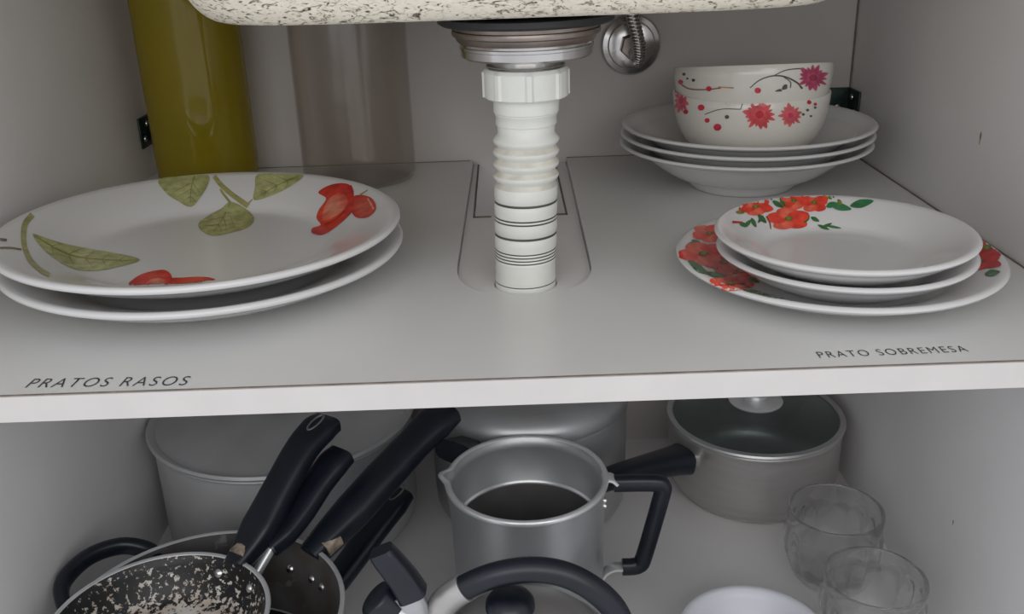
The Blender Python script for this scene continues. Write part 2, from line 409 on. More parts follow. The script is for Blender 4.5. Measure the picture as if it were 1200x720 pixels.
# gap lines where the boards meet
obj('joint_line', box((XR-.0026, .0, TS), (XR-.0006, YB-.001, TS+.0004)), 'dark_line', shelf)
for x0, x1 in ((XL+.001, CX0), (CX1+.004, XR-.003)):
    obj('joint_line', box((x0, YB-.0022, TS), (x1, YB-.0006, TS+.0004)), 'dark_line', shelf)
obj('joint_line', box((0, 0, 0), (.0016, .0016, ZTOP-.01)), 'dark_line', wr, (XR-.0018, YB-.0018, .001))

def lettering(text, p0, p1, cap, lab):
    p0, p1 = Vector(p0), Vector(p1)
    cu = bpy.data.curves.new('lettering', 'FONT'); cu.body = text; cu.size = 1; cu.space_character = 1.25; cu.extrude = 0; cu.offset = -.008
    t = bpy.data.objects.new('lettering_tmp', cu); COL.objects.link(t)
    dg = bpy.context.evaluated_depsgraph_get(); me = bpy.data.meshes.new_from_object(t.evaluated_get(dg))
    bpy.data.objects.remove(t)
    xs = [v.co.x for v in me.vertices]; ys = [v.co.y for v in me.vertices]
    L = (p1-p0).length; d = (p1-p0)/L; nrm = Vector((-d.y, d.x))
    for v in me.vertices:
        u = (v.co.x-min(xs))/(max(xs)-min(xs))*L; h = (v.co.y-min(ys))/(max(ys)-min(ys))*cap
        q = p0+d*u+nrm*h; v.co = (q.x, q.y, TS+.0003)
    o = obj('lettering', me, 'ink', shelf); o['label'] = lab
a, b = on_z((29, 455), 0), on_z((217, 452), 0)
lettering('PRATOS RASOS', (a.x, a.y), (b.x, b.y), .0125, 'black capital letters reading PRATOS RASOS')
a, b = on_z((961, 420), 0), on_z((1136, 412.5), 0)
lettering('PRATO SOBREMESA', (a.x, a.y), (b.x, b.y), .0088, 'black capital letters reading PRATO SOBREMESA')

# ------------------------------------------------------------------ stone sink above
sink = thing('stone_sink', 'speckled cream stone sink with its rounded basin hanging above the shelf', 'sink', (0.012, .24, .198))
def basin():
    bm = bmesh.new(); hx, y0, y1, zt = .232, -.155, .20, .19; nx, ny = 44, 30
    # closed rounded tub: superellipse plan, rounded belly
    vs = []; prof = []
    for i in range(0, 11):
        a = math.pi/2*i/10; prof.append((1-.12*(1-math.sin(a)), .042*(1-math.cos(a))))
    rings = []
    for s, z in [(0.0, -.001)] + [(.2, -.0008), (.45, 0.0002), (.68, .0018)] + [(p, .0035+q) for p, q in prof] + [(1.0, zt)]:
        ring = []
        for k in range(96):
            t = 2*math.pi*k/96; c, q = math.cos(t), math.sin(t)
            c = math.copysign(abs(c)**.36, c); q = math.copysign(abs(q)**.36, q)
            ring.append(bm.verts.new((hx*c*max(s, .001), (y0+y1)/2+(y1-y0)/2*q*max(s, .001), z)))
        rings.append(ring)
    for A, Bq in zip(rings, rings[1:]):
        for k in range(96): bm.faces.new((A[k], A[(k+1) % 96], Bq[(k+1) % 96], Bq[k]))
    bm.faces.new(list(reversed(rings[0]))); bm.faces.new(rings[-1])
    bmesh.ops.recalc_face_normals(bm, faces=bm.faces)
    me = bpy.data.meshes.new('basin'); bm.to_mesh(me); bm.free(); finish(me, True, 40); return me
obj('basin', basin(), 'stone', sink)
obj('countertop', box((XL-.03-.012, -.24-.075, .189), (XR+.03-.012, YB-.24+.018, .222), .006), 'stone', sink)

# ------------------------------------------------------------------ drain and flexible pipe
dr = thing('sink_drain', 'white ribbed flexible drain pipe under a steel strainer with black gasket', 'drain pipe', (PIPX, PIPY, 0))
def ring_prof(rows): return rows
DX = .0055   # the strainer sits a little to the right of the pipe foot
def zf(y, r): return on_y((616, y), PIPY-r).z          # height of a ring whose front shows at pixel row y
obj('gasket', lathe([(0, zf(37, .061)), (.060, zf(37, .061)), (.0625, zf(34, .0625)), (.0625, .1975), (.055, .1978), (0, .1978)]), 'rubber', dr, (DX, 0, 0))
q0, q1, q2, q3 = zf(57, .048), zf(50, .051), zf(45, .053), zf(36, .0525)
obj('strainer_cup', lathe([(0, q0), (.0478, q0), (.0495, q0+.0015), (.0505, q1), (.0525, q1+.001), (.0530, q2), (.0525, q2+.0015), (.0515, q2+.002), (.0520, q3), (0, q3)]), 'steel_old', dr, (DX, 0, 0))
q0, q1 = zf(76, .0465), zf(57, .0475)
obj('lock_ring', lathe([(.026, q0), (.0450, q0), (.0470, q0+.0015), (.0470, q1-.0045), (.0478, q1-.004), (.0478, q1-.0022), (.0470, q1-.0016), (.0475, q1), (.026, q1)]), 'chrome', dr, (DX, 0, 0))
q0, q1 = zf(90, .0275), zf(75, .0275)
obj('threaded_tail', lathe([(0, q0), (.027, q0), (.0285, q0+(q1-q0)*.25), (.0265, q0+(q1-q0)*.4), (.0285, q0+(q1-q0)*.6), (.0265, q0+(q1-q0)*.8), (.028, q1), (0, q1)]), 'chrome', dr, (DX*.8, 0, 0))
N0, N1 = zf(122, .0305), zf(85.5, .0305)
def nut():
    seg = 120; vs = []; fs = []
    rows = [(.0290, N0), (.0305, N0+.0012), (.0305, N1-.0025), (.0290, N1), (.0240, N1), (.0235, N0)]
    for r, z in rows:
        for i in range(seg):
            a = 2*math.pi*i/seg; rr = r
            if r > .030: rr = r + (.0012 if (i % 15) in (0, 1, 2) else 0)
            vs.append((rr*math.cos(a), rr*math.sin(a), z))
    n = len(rows)
    for k in range(n):
        for i in range(seg):
            j = (i+1) % seg; fs.append((k*seg+i, k*seg+j, ((k+1) % n)*seg+j, ((k+1) % n)*seg+i))
    me = bpy.data.meshes.new('nut'); me.from_pydata(vs, [], fs); finish(me, True, 30); return me
obj('slip_nut', nut(), 'pvc', dr, (DX*.8, 0, 0))
def pz(y): return on_y((616, y), PIPY-PIPR).z
rows = []; mi = []
def add(r, y, m=0):
    rows.append((r, y if y > 100 else y)); mi.append(m)
R_ = .0232
prof = [(.0240, 118), (.0240, 137), (.0232, 138), (.0232, 140), (.0225, 141), (.0225, 152), (.0215, 153), (.0210, 163)]
mm = [0]*len(prof)
y = 166
for k in range(4):          # open bellows
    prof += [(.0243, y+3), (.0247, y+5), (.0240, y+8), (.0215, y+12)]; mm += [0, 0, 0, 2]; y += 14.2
for r, yy, m in [(.0236, 226, 0), (.0240, 236, 0), (.0236, 242.5, 1), (.0229, 243.3, 1), (.0229, 244.5, 1), (.0236, 245.3, 0), (.0240, 252, 0), (.0236, 260.5, 1), (.0229, 261.2, 1), (.0236, 262.4, 0), (.0236, 264.4, 1), (.0229, 265.1, 1), (.0236, 266.3, 0), (.0240, 274, 0), (.0236, 281, 1), (.0229, 281.8, 1), (.0229, 283, 1), (.0236, 283.8, 0), (.0240, 292, 0)]:
    prof.append((r, yy)); mm.append(m)
for k in range(4):
    b0 = 299.5 + 3.6*k
    prof += [(.0235, b0), (.0228, b0+.6), (.0235, b0+1.5)]; mm += [1, 1, 0]
prof += [(.0236, 315), (.0230, 319), (.0236, 324), (.0231, 328), (.0236, 334), (.0236, 338.2), (.0231, 338.6), (.0236, 339.4)]; mm += [0, 0, 0, 0, 0, 1, 1, 0]
P3 = [(r, pz(yy)) for r, yy in prof] + [(.0230, -.03), (.019, -.03), (.019, .14)]
mm += [0, 0, 0]
me = lathe(P3, 64, mm, sm=50)
zt = P3[0][1]
for v in me.vertices: v.co.x += DX*.8*max(0, min(1, v.co.z/zt))
obj('flexible_pipe', me, ['pvc', 'pvc_dirt', 'pvc_stain'], dr)

# ------------------------------------------------------------------ water valve on the back wall
vp = on_y((739, 52), YB)
va = thing('wall_valve', 'chrome wall escutcheon with hex nut and braided water hose', 'valve', (vp.x, YB, vp.z))
RX = Matrix.Rotation(math.pi/2, 4, 'X')
obj('escutcheon', xf(lathe([(0, 0), (.0325, 0), (.0335, .003), (.0315, .006), (.0265, .0075), (.025, .0095), (.016, .012), (0, .012)], 64), RX), 'chrome', va)
obj('hex_nut', xf(lathe([(0, .011), (.0135, .011), (.0145, .0125), (.0145, .024), (.013, .0255), (0, .0255)], 6, sm=20), RX @ Matrix.Rotation(.3, 4, 'Z')), 'steel_old', va)
hp = [(.001, -.022, -.004), (.003, -.034, -.012), (.004, -.044, -.008), (.002, -.046, .010), (-.005, -.046, .035), (-.012, -.044, .06), (-.018, -.03, .10), (-.02, -.02, .16)]
path = catmull(hp, 12)
obj('hose', sweep(path, (.0062, .0062), seg=14), 'steel_old', va)
strands = []
for s in (1, -1):
    for ph in range(4):
        q = []
        for i in range(len(path)*3-2):
            f = i/3; k = min(int(f), len(path)-2); p = path[k].lerp(path[k+1], f-k); t = (path[k+1]-path[k]).normalized()
            sx = t.cross(Vector((1, 0, .2))).normalized(); u = sx.cross(t); a = s*(i*.30)+ph*math.pi/2
            q.append(p+(sx*math.cos(a)+u*math.sin(a))*.0064)
        strands.append(sweep(q, (.0009, .0007), seg=5))
obj('braid', join_meshes(strands), 'chrome', va)

# ------------------------------------------------------------------ corner brackets
def bracket(side, z, label):
    x = XL if side < 0 else XR; s = 1 if side < 0 else -1
    t = thing('corner_bracket', label, 'bracket', (x, YB, z))
    obj('side_plate', box((min(0, s*.0025), -.036, -.016), (max(0, s*.0025), -.003, .018), .001), 'brass_dark', t)
    obj('back_plate', box((min(0, s*.034), -.0025, -.014), (max(0, s*.034), 0, .018), .001), 'brass_dark', t)
    for yy, zz in ((-.026, -.006), (-.014, .009)):
        obj('screw', xf(lathe([(0, 0), (.0034, 0), (.003, .0012), (0, .0019)], 16), Matrix.Translation((s*.0025, yy, zz)) @ Matrix.Rotation(s*math.pi/2, 4, 'Y')), 'screw', t)
    for xx, zz in ((.014, -.004), (.026, .008)):
        obj('screw', xf(lathe([(0, 0), (.0034, 0), (.003, .0012), (0, .0019)], 16), Matrix.Translation((s*xx, -.0025, zz)) @ RX), 'screw', t)
bracket(-1, .050, 'dark greenish metal corner bracket beside the olive green bottle')
bracket(1, .052, 'dark greenish metal corner bracket behind the stacked soup plates')

# ------------------------------------------------------------------ jars at the back
t = thing('green_bottle', 'tall translucent olive green bottle in the back corner', 'bottle', (-.3295, .512, .0002))
obj('body', lathe([(0, .004), (.038, .002), (.045, .0), (.050, .004), (.0528, .014), (.0535, .03), (.0535, .285), (.050, .305), (.034, .325), (.021, .335), (.021, .355),
                   (.0185, .355), (.0185, .334), (.033, .322), (.0485, .303), (.052, .285), (.052, .03), (.049, .012), (.036, .008), (0, .009)], 72), 'green', t)
obj('cap', lathe([(0, .372), (.021, .372), (.0235, .370), (.0235, .350), (.0222, .350), (.0222, .356), (0, .357)], 48), 'plastic', t)
t = thing('clear_jar', 'tall clouded clear plastic jar standing against the back panel', 'jar', (-.163, .508, .0002))
obj('body', lathe([(0, .003), (.052, .0), (.058, .002), (.061, .008), (.0612, .25), (.058, .265), (.056, .28), (.0545, .28), (.0565, .264), (.0597, .25), (.0595, .009), (.056, .005), (0, .006)], 72), 'clear', t)
obj('lid', lathe([(0, .301), (.054, .301), (.0575, .298), (.0575, .270), (.0563, .270), (.0563, .281), (0, .282)], 64), 'plastic', t)

# ------------------------------------------------------------------ plates
def plate_prof(R, H, foot, well, wz=.007, th=.0055, deep=0.):
    """outside bottom centre -> rim -> inside centre.  H is the height of the rim top"""
    p = [(0, .003), (foot-.004, .003), (foot-.003, 0), (foot, 0), (foot+.002, .0025)]
    n = 7
    for i in range(1, n+1):
        u = i/n; r = foot+.002+(R-.004-foot-.002)*u
        z = .0025+(H-th-.0025)*(u**(1.45) if not deep else (u**.8*(1-deep)+deep*math.sin(u*math.pi/2)**1.0))
        p.append((r, z))
    p += [(R-.0015, H-th+.0008), (R, H-th*.45), (R-.0008, H-.0008), (R-.003, H)]
    n = 9
    for i in range(1, n+1):
        u = i/n; r = R-.003+(well-(R-.003))*u
        if deep: z = H-(H-wz)*(math.sin(u*math.pi/2)**1.6*.6+u*.4)
        else: z = H-(H-wz-.0015)*(u*.75+.25*u*u)
        p.append((r, z))
    p += [(well-.006, wz+.0004), (well-.014, wz), (0, wz)]
    return p
def plate(name, label, loc, prof, group, rot=(0, 0, 0), m='ceramic'):
    t = thing(name, label, 'bowl' if 'bowl' in name else 'plate', loc, group, rot)
    me = lathe(prof, 112, sm=60); b = obj('dish', me, m, t)
    Mw = Matrix.Translation(loc) @ Matrix.Rotation(rot[1], 4, 'Y') @ Matrix.Rotation(rot[0], 4, 'X')
    return t, b, Mw

TILT = math.radians(1.33)
PD = plate_prof(.1530, .030, .090, .096)
lift = .090*math.sin(TILT)+.0001
plate('dinner_plate', 'large white fruit-print dinner plate, lower one of the pair beside the lettering PRATOS RASOS', (-.2395, .1985, lift), PD, 'fruit-print dinner plates', (0, TILT, 0))
dp, dpb, dpM = plate('dinner_plate', 'large white dinner plate painted with red fruit and green leaves, on top of its pair', (-.2400, .1960, lift+.0185), PD, 'fruit-print dinner plates', (0, TILT, 0))
PU = plate_prof(.1177, .022, .072, .078, wz=.0055, th=.005)
up_, upb, upM = plate('dinner_plate', 'white red-flowered plate lying flat under two smaller plates', (.2428, .1519, .0002), PU, None)
PS = plate_prof(.0908, .0262, .050, .055, wz=.006, th=.0048)
plate('dessert_plate', 'small white plate between the flowered top plate and the larger plate beneath', (.2420, .1345, .0062), PS, 'dessert plates')
ds, dsb, dsM = plate('dessert_plate', 'small white plate with red flowers and green leaves, topmost of its stack', (.2387, .1292, .0206), PS, 'dessert plates')
PSO = plate_prof(.1242, .0475, .050, .062, wz=.011, th=.0042, deep=.5)
for k, lab in enumerate(['plain white soup plate, bottom of the stack under the flowered bowls', 'plain white soup plate, middle of the stack under the flowered bowls', 'plain white soup plate, top of its stack, holding the flowered bowls']):
    plate('soup_plate', lab, (.2388+.0008*(k-1), .428, .0002+.0093*k), PSO, 'stacked soup plates')
def bowl_prof(R, H, foot):
    p = [(0, .0035), (foot-.003, .0035), (foot-.002, 0), (foot+.001, 0), (foot+.002, .003)]
    n = 12
    for i in range(1, n+1):
        a = math.pi/2*i/n; p.append((foot+.002+(R-foot-.002)*math.sin(a)**.85, .003+(H-.003-.001)*(1-math.cos(a))**1.05))
    p += [(R-.0008, H), (R-.0025, H-.0005)]
    for i in range(n-1, -1, -1):
        a = math.pi/2*i/n; p.append((max(.0, foot-.002+(R-.0033-foot)*math.sin(a)**.85), .007+(H-.008)*(1-math.cos(a))**1.05))
    p.append((0, .007)); return p
PB = bowl_prof(.0760, .066, .029)
bz = .0002+.0186+.0113
BT = math.radians(8.2)
bl, blb, blM = plate('cereal_bowl', 'cream bowl printed with pink daisies, lower of two nested on soup plates', (.2425, .430, bz), PB, 'nested flowered bowls', (0, 0, 0), 'ceramic_cream')
bu, bub, buM = plate('cereal_bowl', 'cream bowl with a magenta flower and dark curl, nested inside another bowl', (.2425, .4204, .0545), PB, 'nested flowered bowls', (-BT, 0, 0), 'ceramic_cream')

# ---- prints
c_leaf, c_leaf2, c_stem = srgb((184, 184, 134))[:3], srgb((158, 160, 104))[:3], srgb((158, 156, 100))[:3]
c_red, c_red2, c_pale = srgb((216, 84, 70))[:3], srgb((192, 44, 40))[:3], srgb((226, 150, 126))[:3]
bv = bvh_of(dpb, dpM)
def leaf(d, pts, vein, c1=c_leaf, c2=c_leaf2, cv=srgb((142, 144, 84))[:3]):
    d.poly(pts, c1, c2); d.line(vein, (1.8, .6), cv, .0002)
    V = catmull([(x, y, 0) for x, y in vein], 4)          # side veins reach towards the nearer outline
    cl = smooth_poly(pts)
    for i in range(2, len(V)-1, 2):
        p = V[i]; tdir = (V[i+1]-V[i-1]).normalized()
        for s in (1, -1):
            nv = Vector((-tdir.y, tdir.x, 0))*s
            cand = [q for q in cl if (Vector((q[0], q[1], 0))-p).dot(nv) > 0]
            if not cand: continue
            q = max(cand, key=lambda c: ((Vector((c[0], c[1], 0))-p).normalized()).dot((nv+tdir*.9).normalized()))
            q = p.lerp(Vector((q[0], q[1], 0)), .82)
            d.line([(p.x, p.y), ((p.x+q.x)/2, (p.y+q.y)/2), (q.x, q.y)], (1.0, .4), cv, .0002)
d = Decal(); leaf(d, [(186, 211), (215, 207), (244, 206), (243, 218), (236, 230), (224, 243), (208, 236), (194, 226)], [(228, 207), (224, 222), (223, 240)]); d.build('printed_leaf', bv, dp, dpM)
d = Decal(); leaf(d, [(302, 205), (330, 204), (356, 206), (340, 219), (320, 229), (298, 235), (299, 220)], [(350, 207), (325, 218), (300, 233)]); d.build('printed_leaf', bv, dp, dpM)
d = Decal(); leaf(d, [(270, 237), (285, 243), (298, 256), (290, 267), (272, 273), (250, 277), (236, 271), (233, 262), (246, 252), (259, 245)], [(270, 238), (262, 255), (250, 273)]); d.build('printed_leaf', bv, dp, dpM)
d = Decal(); d.line([(251, 207), (260, 218), (274, 230), (291, 242)], (5, 6.5), c_stem); d.line([(258, 222), (262, 228), (270, 238)], (2.5, 3), c_stem); d.line([(290, 240), (296, 234)], (2, 1.2), c_stem); d.build('printed_stem', bv, dp, dpM)
d = Decal(); leaf(d, [(38, 275), (52, 279), (75, 286), (105, 292), (140, 298), (164, 305), (140, 313), (112, 318), (88, 316), (68, 306), (50, 292)], [(40, 277), (80, 299), (120, 305), (160, 306)]); d.build('printed_leaf', bv, dp, dpM)
d = Decal(); d.line([(38, 252), (29, 264), (28, 285), (34, 303), (46, 316), (58, 323)], (7, 5), c_stem); d.line([(0, 291), (12, 291), (25, 293)], (2, 2), srgb((120, 104, 70))[:3]); d.line([(0, 281), (8, 282)], 3, srgb((110, 90, 70))[:3]); d.build('printed_stem', bv, dp, dpM)
d = Decal()
d.poly([(373, 226), (385, 218), (402, 215), (413, 220), (415, 236), (414, 247), (404, 258), (392, 268), (378, 276), (366, 274), (366, 268), (376, 264), (371, 256), (374, 246), (380, 238), (382, 232)], c_red, c_red2)
d.poly([(383, 238), (392, 229), (403, 228), (408, 238), (400, 250), (386, 258), (378, 258), (379, 248)], c_pale, c_red, .0002)
d.line([(381, 264), (394, 258), (404, 248)], (3, 1.5), c_red2, .0003)
d.poly([(413, 232), (424, 229), (436, 233), (441, 243), (437, 251), (428, 256), (417, 255), (412, 247)], srgb((208, 104, 84))[:3], c_red2)
d.line([(431, 233), (435, 240), (438, 246)], 2, c_pale, .0002)
d.line([(410, 218), (413, 226)], 4, c_red2); d.line([(422, 229), (431, 223)], (2, 1.2), c_leaf2)
d.build('printed_fruit', bv, dp, dpM)
d = Decal()
d.poly([(151, 334), (156, 328), (166, 322), (180, 318), (193, 317), (200, 322), (202, 328), (202, 334), (190, 337), (165, 338)], c_red, c_red2)
d.poly([(172, 333), (178, 328), (188, 327), (196, 331), (194, 335), (176, 336)], c_pale, c_red, .0002)
d.poly([(200, 327), (214, 326), (230, 325), (246, 326), (255, 330), (238, 333), (218, 335), (202, 335)], srgb((212, 92, 76))[:3], c_red2)
d.build('printed_fruit', bv, dp, dpM)

g1, g2, g3 = srgb((58, 120, 78))[:3], srgb((70, 100, 40))[:3], srgb((150, 140, 60))[:3]
rd, rd2, rd3 = srgb((226, 70, 54))[:3], srgb((190, 40, 40))[:3], srgb((236, 120, 96))[:3]
def blossom(d, cx, cy, rx, ry, rot=0., n=5, c1=rd3, c2=rd):
    for k in range(n):
        a = rot+2*math.pi*k/n; pts = []
        for j in range(10):
            b = 2*math.pi*j/10
            x = .55*math.cos(a)+.52*math.cos(b)*(1+.12*math.sin(3*b+k)); y = .55*math.sin(a)+.52*math.sin(b)
            pts.append((cx+rx*x, cy+ry*y))
        d.poly(pts, c1 if k % 2 else c2, c2, .00004*k, cuts=1)
    d.poly([(cx+rx*.2*math.cos(b), cy+ry*.22*math.sin(b)) for b in [i*math.pi/4 for i in range(8)]], g3, g2, .0004, cuts=1)
def lf(d, x0, y0, x1, y1, wd, c1=g1, c2=g2):
    v = Vector((x1-x0, y1-y0)); n = Vector((-v.y, v.x)).normalized()*wd/2; m_ = Vector((x0, y0))+v*.45
    d.poly([(x0, y0), (m_.x+n.x, m_.y+n.y), (x1, y1), (m_.x-n.x, m_.y-n.y)], c1, c2, .0001, cuts=1)
bv = bvh_of(dsb, dsM)
d = Decal()
blossom(d, 885, 243, 20, 9.5, .3); blossom(d, 924, 257, 24, 12.5, .8); blossom(d, 930, 236, 17, 9.5, .1); blossom(d, 954, 238, 16, 11, .9)
d.build('printed_flower', bv, ds, dsM)
d = Decal()
for a in [(905, 236, 918, 244, 6), (914, 232, 920, 243, 5), (900, 234, 908, 232, 4), (866, 262, 876, 266, 5), (872, 267, 880, 258, 5), (880, 256, 886, 267, 5), (888, 252, 898, 262, 6), (894, 253, 888, 262, 4), (948, 252, 942, 262, 6), (950, 255, 960, 260, 5), (958, 264, 972, 270, 4), (962, 268, 975, 262, 4), (968, 265, 986, 268, 3)]: lf(d, *a)
for a in [(996, 242, 1024, 236, 10), (972, 240, 998, 246, 9), (968, 243, 980, 238, 7), (960, 226, 975, 234, 5), (982, 234, 986, 242, 5), (968, 228, 978, 232, 4), (862, 249, 872, 250, 4)]: lf(d, *a, c1=g1 if a[4] > 6 else g3, c2=g1 if a[4] > 6 else g2)
d.line([(898, 254), (902, 262), (903, 269)], (2, 1), srgb((150, 70, 50))[:3], .0001); d.line([(858, 261), (870, 261)], (3, 1.5), rd2, .0001)
d.build('printed_leaves', bv, ds, dsM)
bv = bvh_of(upb, upM)
d = Decal()
blossom(d, 831, 274, 20, 10, .2); blossom(d, 824, 298, 28, 13, .5); blossom(d, 868, 318, 30, 11, .9); blossom(d, 856, 333, 26, 8, .1); blossom(d, 848, 308, 22, 10, .4)
d.build('printed_flower', bv, up_, upM)
d = Decal(); blossom(d, 1157, 291, 25, 15, .2, c1=rd, c2=rd2); blossom(d, 1148, 306, 26, 11, .6, c1=rd, c2=rd2); blossom(d, 1142, 298, 22, 13, .9, c1=rd, c2=rd2); d.build('printed_flower', bv, up_, upM)
d = Decal()
for a in [(804, 288, 820, 284, 5), (810, 282, 824, 288, 5), (806, 306, 826, 318, 7), (812, 314, 832, 322, 6), (826, 320, 856, 326, 6), (836, 314, 864, 322, 5), (876, 326, 890, 332, 5), (884, 344, 920, 351, 3), (870, 340, 900, 346, 4), (1142, 302, 1166, 298, 9), (1154, 322, 1172, 319, 8)]: lf(d, *a)
d.build('printed_leaves', bv, up_, upM)

pk, pk2, mg, mg2 = srgb((236, 120, 116))[:3], srgb((206, 60, 76))[:3], srgb((214, 66, 110))[:3], srgb((150, 30, 80))[:3]
def daisy(d, cx, cy, rx, ry, n, c1, c2, cc, rot=0., hw=.17):
    for k in range(n):
        a = rot+2*math.pi*k/n; b = hw*(1+.2*math.sin(5*k))
        L = 1+.14*math.sin(k*2.3)
        d.poly([(cx, cy), (cx+rx*.6*L*math.cos(a-b), cy+ry*.6*L*math.sin(a-b)), (cx+rx*L*math.cos(a), cy+ry*L*math.sin(a)), (cx+rx*.6*L*math.cos(a+b), cy+ry*.6*L*math.sin(a+b))], c2, c1, .00003*k, cuts=0)
    d.poly([(cx+rx*.26*math.cos(b), cy+ry*.26*math.sin(b)) for b in [i*math.pi/4 for i in range(8)]], cc, c2, .0007, cuts=0)
def dot(d, cx, cy, r, c): d.poly([(cx+r*math.cos(b), cy+r*.9*math.sin(b)) for b in [i*math.pi/3 for i in range(6)]], c, c, .0001, cuts=0)
dk, dk2 = srgb((92, 84, 88))[:3], srgb((96, 104, 100))[:3]
bv = bvh_of(blb, blM)
d = Decal(); daisy(d, 890, 134, 18, 17, 17, pk, pk2, mg2, 0, .26); d.build('printed_flower', bv, bl, blM)
d = Decal(); daisy(d, 926, 135, 13, 13, 13, srgb((230, 140, 110))[:3], mg, srgb((200, 120, 60))[:3], .2, .30); d.build('printed_flower', bv, bl, blM)
d = Decal(); daisy(d, 799, 118, 9, 15, 11, pk, mg, mg2, .3, .3); d.build('printed_flower', bv, bl, blM)
d = Decal()
for x, y, r in [(822, 126, 4), (829, 141, 3), (841, 149, 4.6), (804, 131, 3), (948, 120, 2.6), (955, 122, 2)]: dot(d, x, y, r, pk2)
for x, y, r in [(852, 137, 2.6), (853, 121, 2.2), (941, 134, 1.8), (946, 129, 1.8), (950, 136, 1.5), (955, 126, 1.6)]: dot(d, x, y, r, dk2)
d.line([(826, 134), (845, 128), (868, 128)], 1, dk2); d.line([(868, 128), (872, 118), (880, 114)], 1, dk2)
d.build('printed_sprig', bv, bl, blM)
bv = bvh_of(bub, buM)
d = Decal(); daisy(d, 952, 91, 17, 15, 15, srgb((226, 110, 140))[:3], mg2, srgb((214, 150, 60))[:3], .1, .25); d.build('printed_flower', bv, bu, buM)
d = Decal()
d.line([(879, 103), (890, 94), (905, 89), (920, 90), (934, 97), (940, 104)], (1.2, 2.2), dk); d.line([(908, 88), (922, 82), (942, 80)], (1, 1.4), dk); d.line([(918, 90), (926, 96), (926, 103)], 1.2, dk)
d.poly([(916, 105), (918, 100), (922, 99), (922, 104)], dk, dk); d.poly([(908, 107), (914, 104), (916, 107)], dk, dk)
d.line([(796, 97), (808, 104), (828, 105), (845, 103)], 1.3, srgb((130, 80, 70))[:3]); d.line([(842, 102), (860, 103)], 1.5, srgb((190, 150, 90))[:3])
for x, y, r in [(831, 104, 3.4), (888, 106, 3.8), (798, 96, 3)]: dot(d, x, y, r, pk2)
for x, y, r in [(802, 87, 2), (813, 94, 2), (806, 92, 1.4)]: dot(d, x, y, r, dk)
d.build('printed_sprig', bv, bu, buM)

# ------------------------------------------------------------------ lower compartment
ZL = ZF + .0002
# big aluminium pot with lid, against the left panel
def pot_prof(R, H, rb, th=.003, bead=.003):
    p = [(0, 0), (R-rb, 0)]
    for i in range(1, 7):
        a = math.pi/2*i/6; p.append((R-rb+rb*math.sin(a), rb*(1-math.cos(a))))
    p += [(R, H-2*bead), (R+bead*.8, H-bead*1.6), (R+bead, H-bead*.8), (R+bead*.5, H), (R-th*.6, H), (R-th, H-.002)]
    for i in range(6, -1, -1):
        a = math.pi/2*i/6; p.append((R-rb+(rb-th)*math.sin(a), th+rb*(1-math.cos(a))*(.97)))
    p.append((0, th)); return p
t = thing('stock_pot', 'wide dull aluminium pot with a flat lid by the left panel', 'pot', (-.2605, .4265, ZL))
obj('body', lathe(pot_prof(.1405, .137, .02), 96), 'alu_dull', t)
a = math.radians(-26)
def at_ang(R, ang, z): return Vector((R*math.cos(ang), R*math.sin(ang), z))
hp = catmull([at_ang(.140, a-.33, .098), at_ang(.151, a-.30, .103), at_ang(.162, a-.16, .112), at_ang(.165, a, .115), at_ang(.162, a+.16, .112), at_ang(.151, a+.30, .103), at_ang(.140, a+.33, .098)], 8)
obj('side_handle', sweep(hp, (.0035, .010), seg=12, power=3), 'alu', t)
for s in (-.30, .30):
    p = at_ang(.1405, a+s, .094)
    obj('rivet', xf(lathe([(0, .004), (.003, .0034), (.0045, .001), (.0045, 0)], 14), Matrix.Translation(p) @ Matrix.Rotation(a+s, 4, 'Z') @ Matrix.Rotation(math.pi/2, 4, 'Y')), 'rivet', t)
t = thing('pot_lid', 'flat dull aluminium lid with raised bead rim on the wide pot', 'lid', (-.2605, .4265, ZL+.137))
obj('lid_disc', lathe([(0, .012), (.06, .011), (.11, .007), (.130, .0025), (.1365, .0022), (.1405, .0050), (.1445, .0055), (.1465, .0030), (.1455, .0003), (.138, .0003), (.134, .0001), (.120, .003), (.08, .007), (0, .010)], 96), 'alu_dull', t)
obj('knob', lathe([(0, .036), (.014, .034), (.017, .029), (.014, .024), (.009, .02), (.010, .011), (0, .011)], 32), 'bakelite', t)

# rounded aluminium pot behind the milk pot
t = thing('pressure_cooker', 'rounded shiny aluminium cooker with black side handle, behind the milk pot', 'pot', (.0135, .452, ZL))
obj('body', lathe([(0, 0), (.095, 0), (.106, .004), (.1105, .014), (.1115, .03), (.1125, .128), (.1135, .129), (.1135, .133), (.1115, .134), (.110, .133), (.109, .02), (.10, .006), (0, .005)], 96), 'alu', t)
obj('lid', lathe([(.109, .131), (.1135, .1335), (.1145, .137), (.113, .146), (.107, .155), (.097, .161), (.08, .166), (.05, .172), (0, .175), (0, .172), (.05, .169), (.08, .163), (.097, .158), (.106, .150), (.109, .140)], 96), 'alu', t)
obj('lid_knob', lathe([(0, .200), (.014, .198), (.018, .192), (.015, .186), (.010, .182), (.011, .173), (0, .173)], 32), 'bakelite', t)
a = math.radians(236)
hp = [at_ang(.108, a, .120), at_ang(.116, a, .123), at_ang(.126, a, .127), at_ang(.136, a, .130), at_ang(.143, a, .132)]
obj('side_handle', sweep(catmull(hp, 5), [(.024-.010*math.sin(math.pi*i/20)*.5, .0115) for i in range(21)], seg=20, power=3), 'bakelite', t)

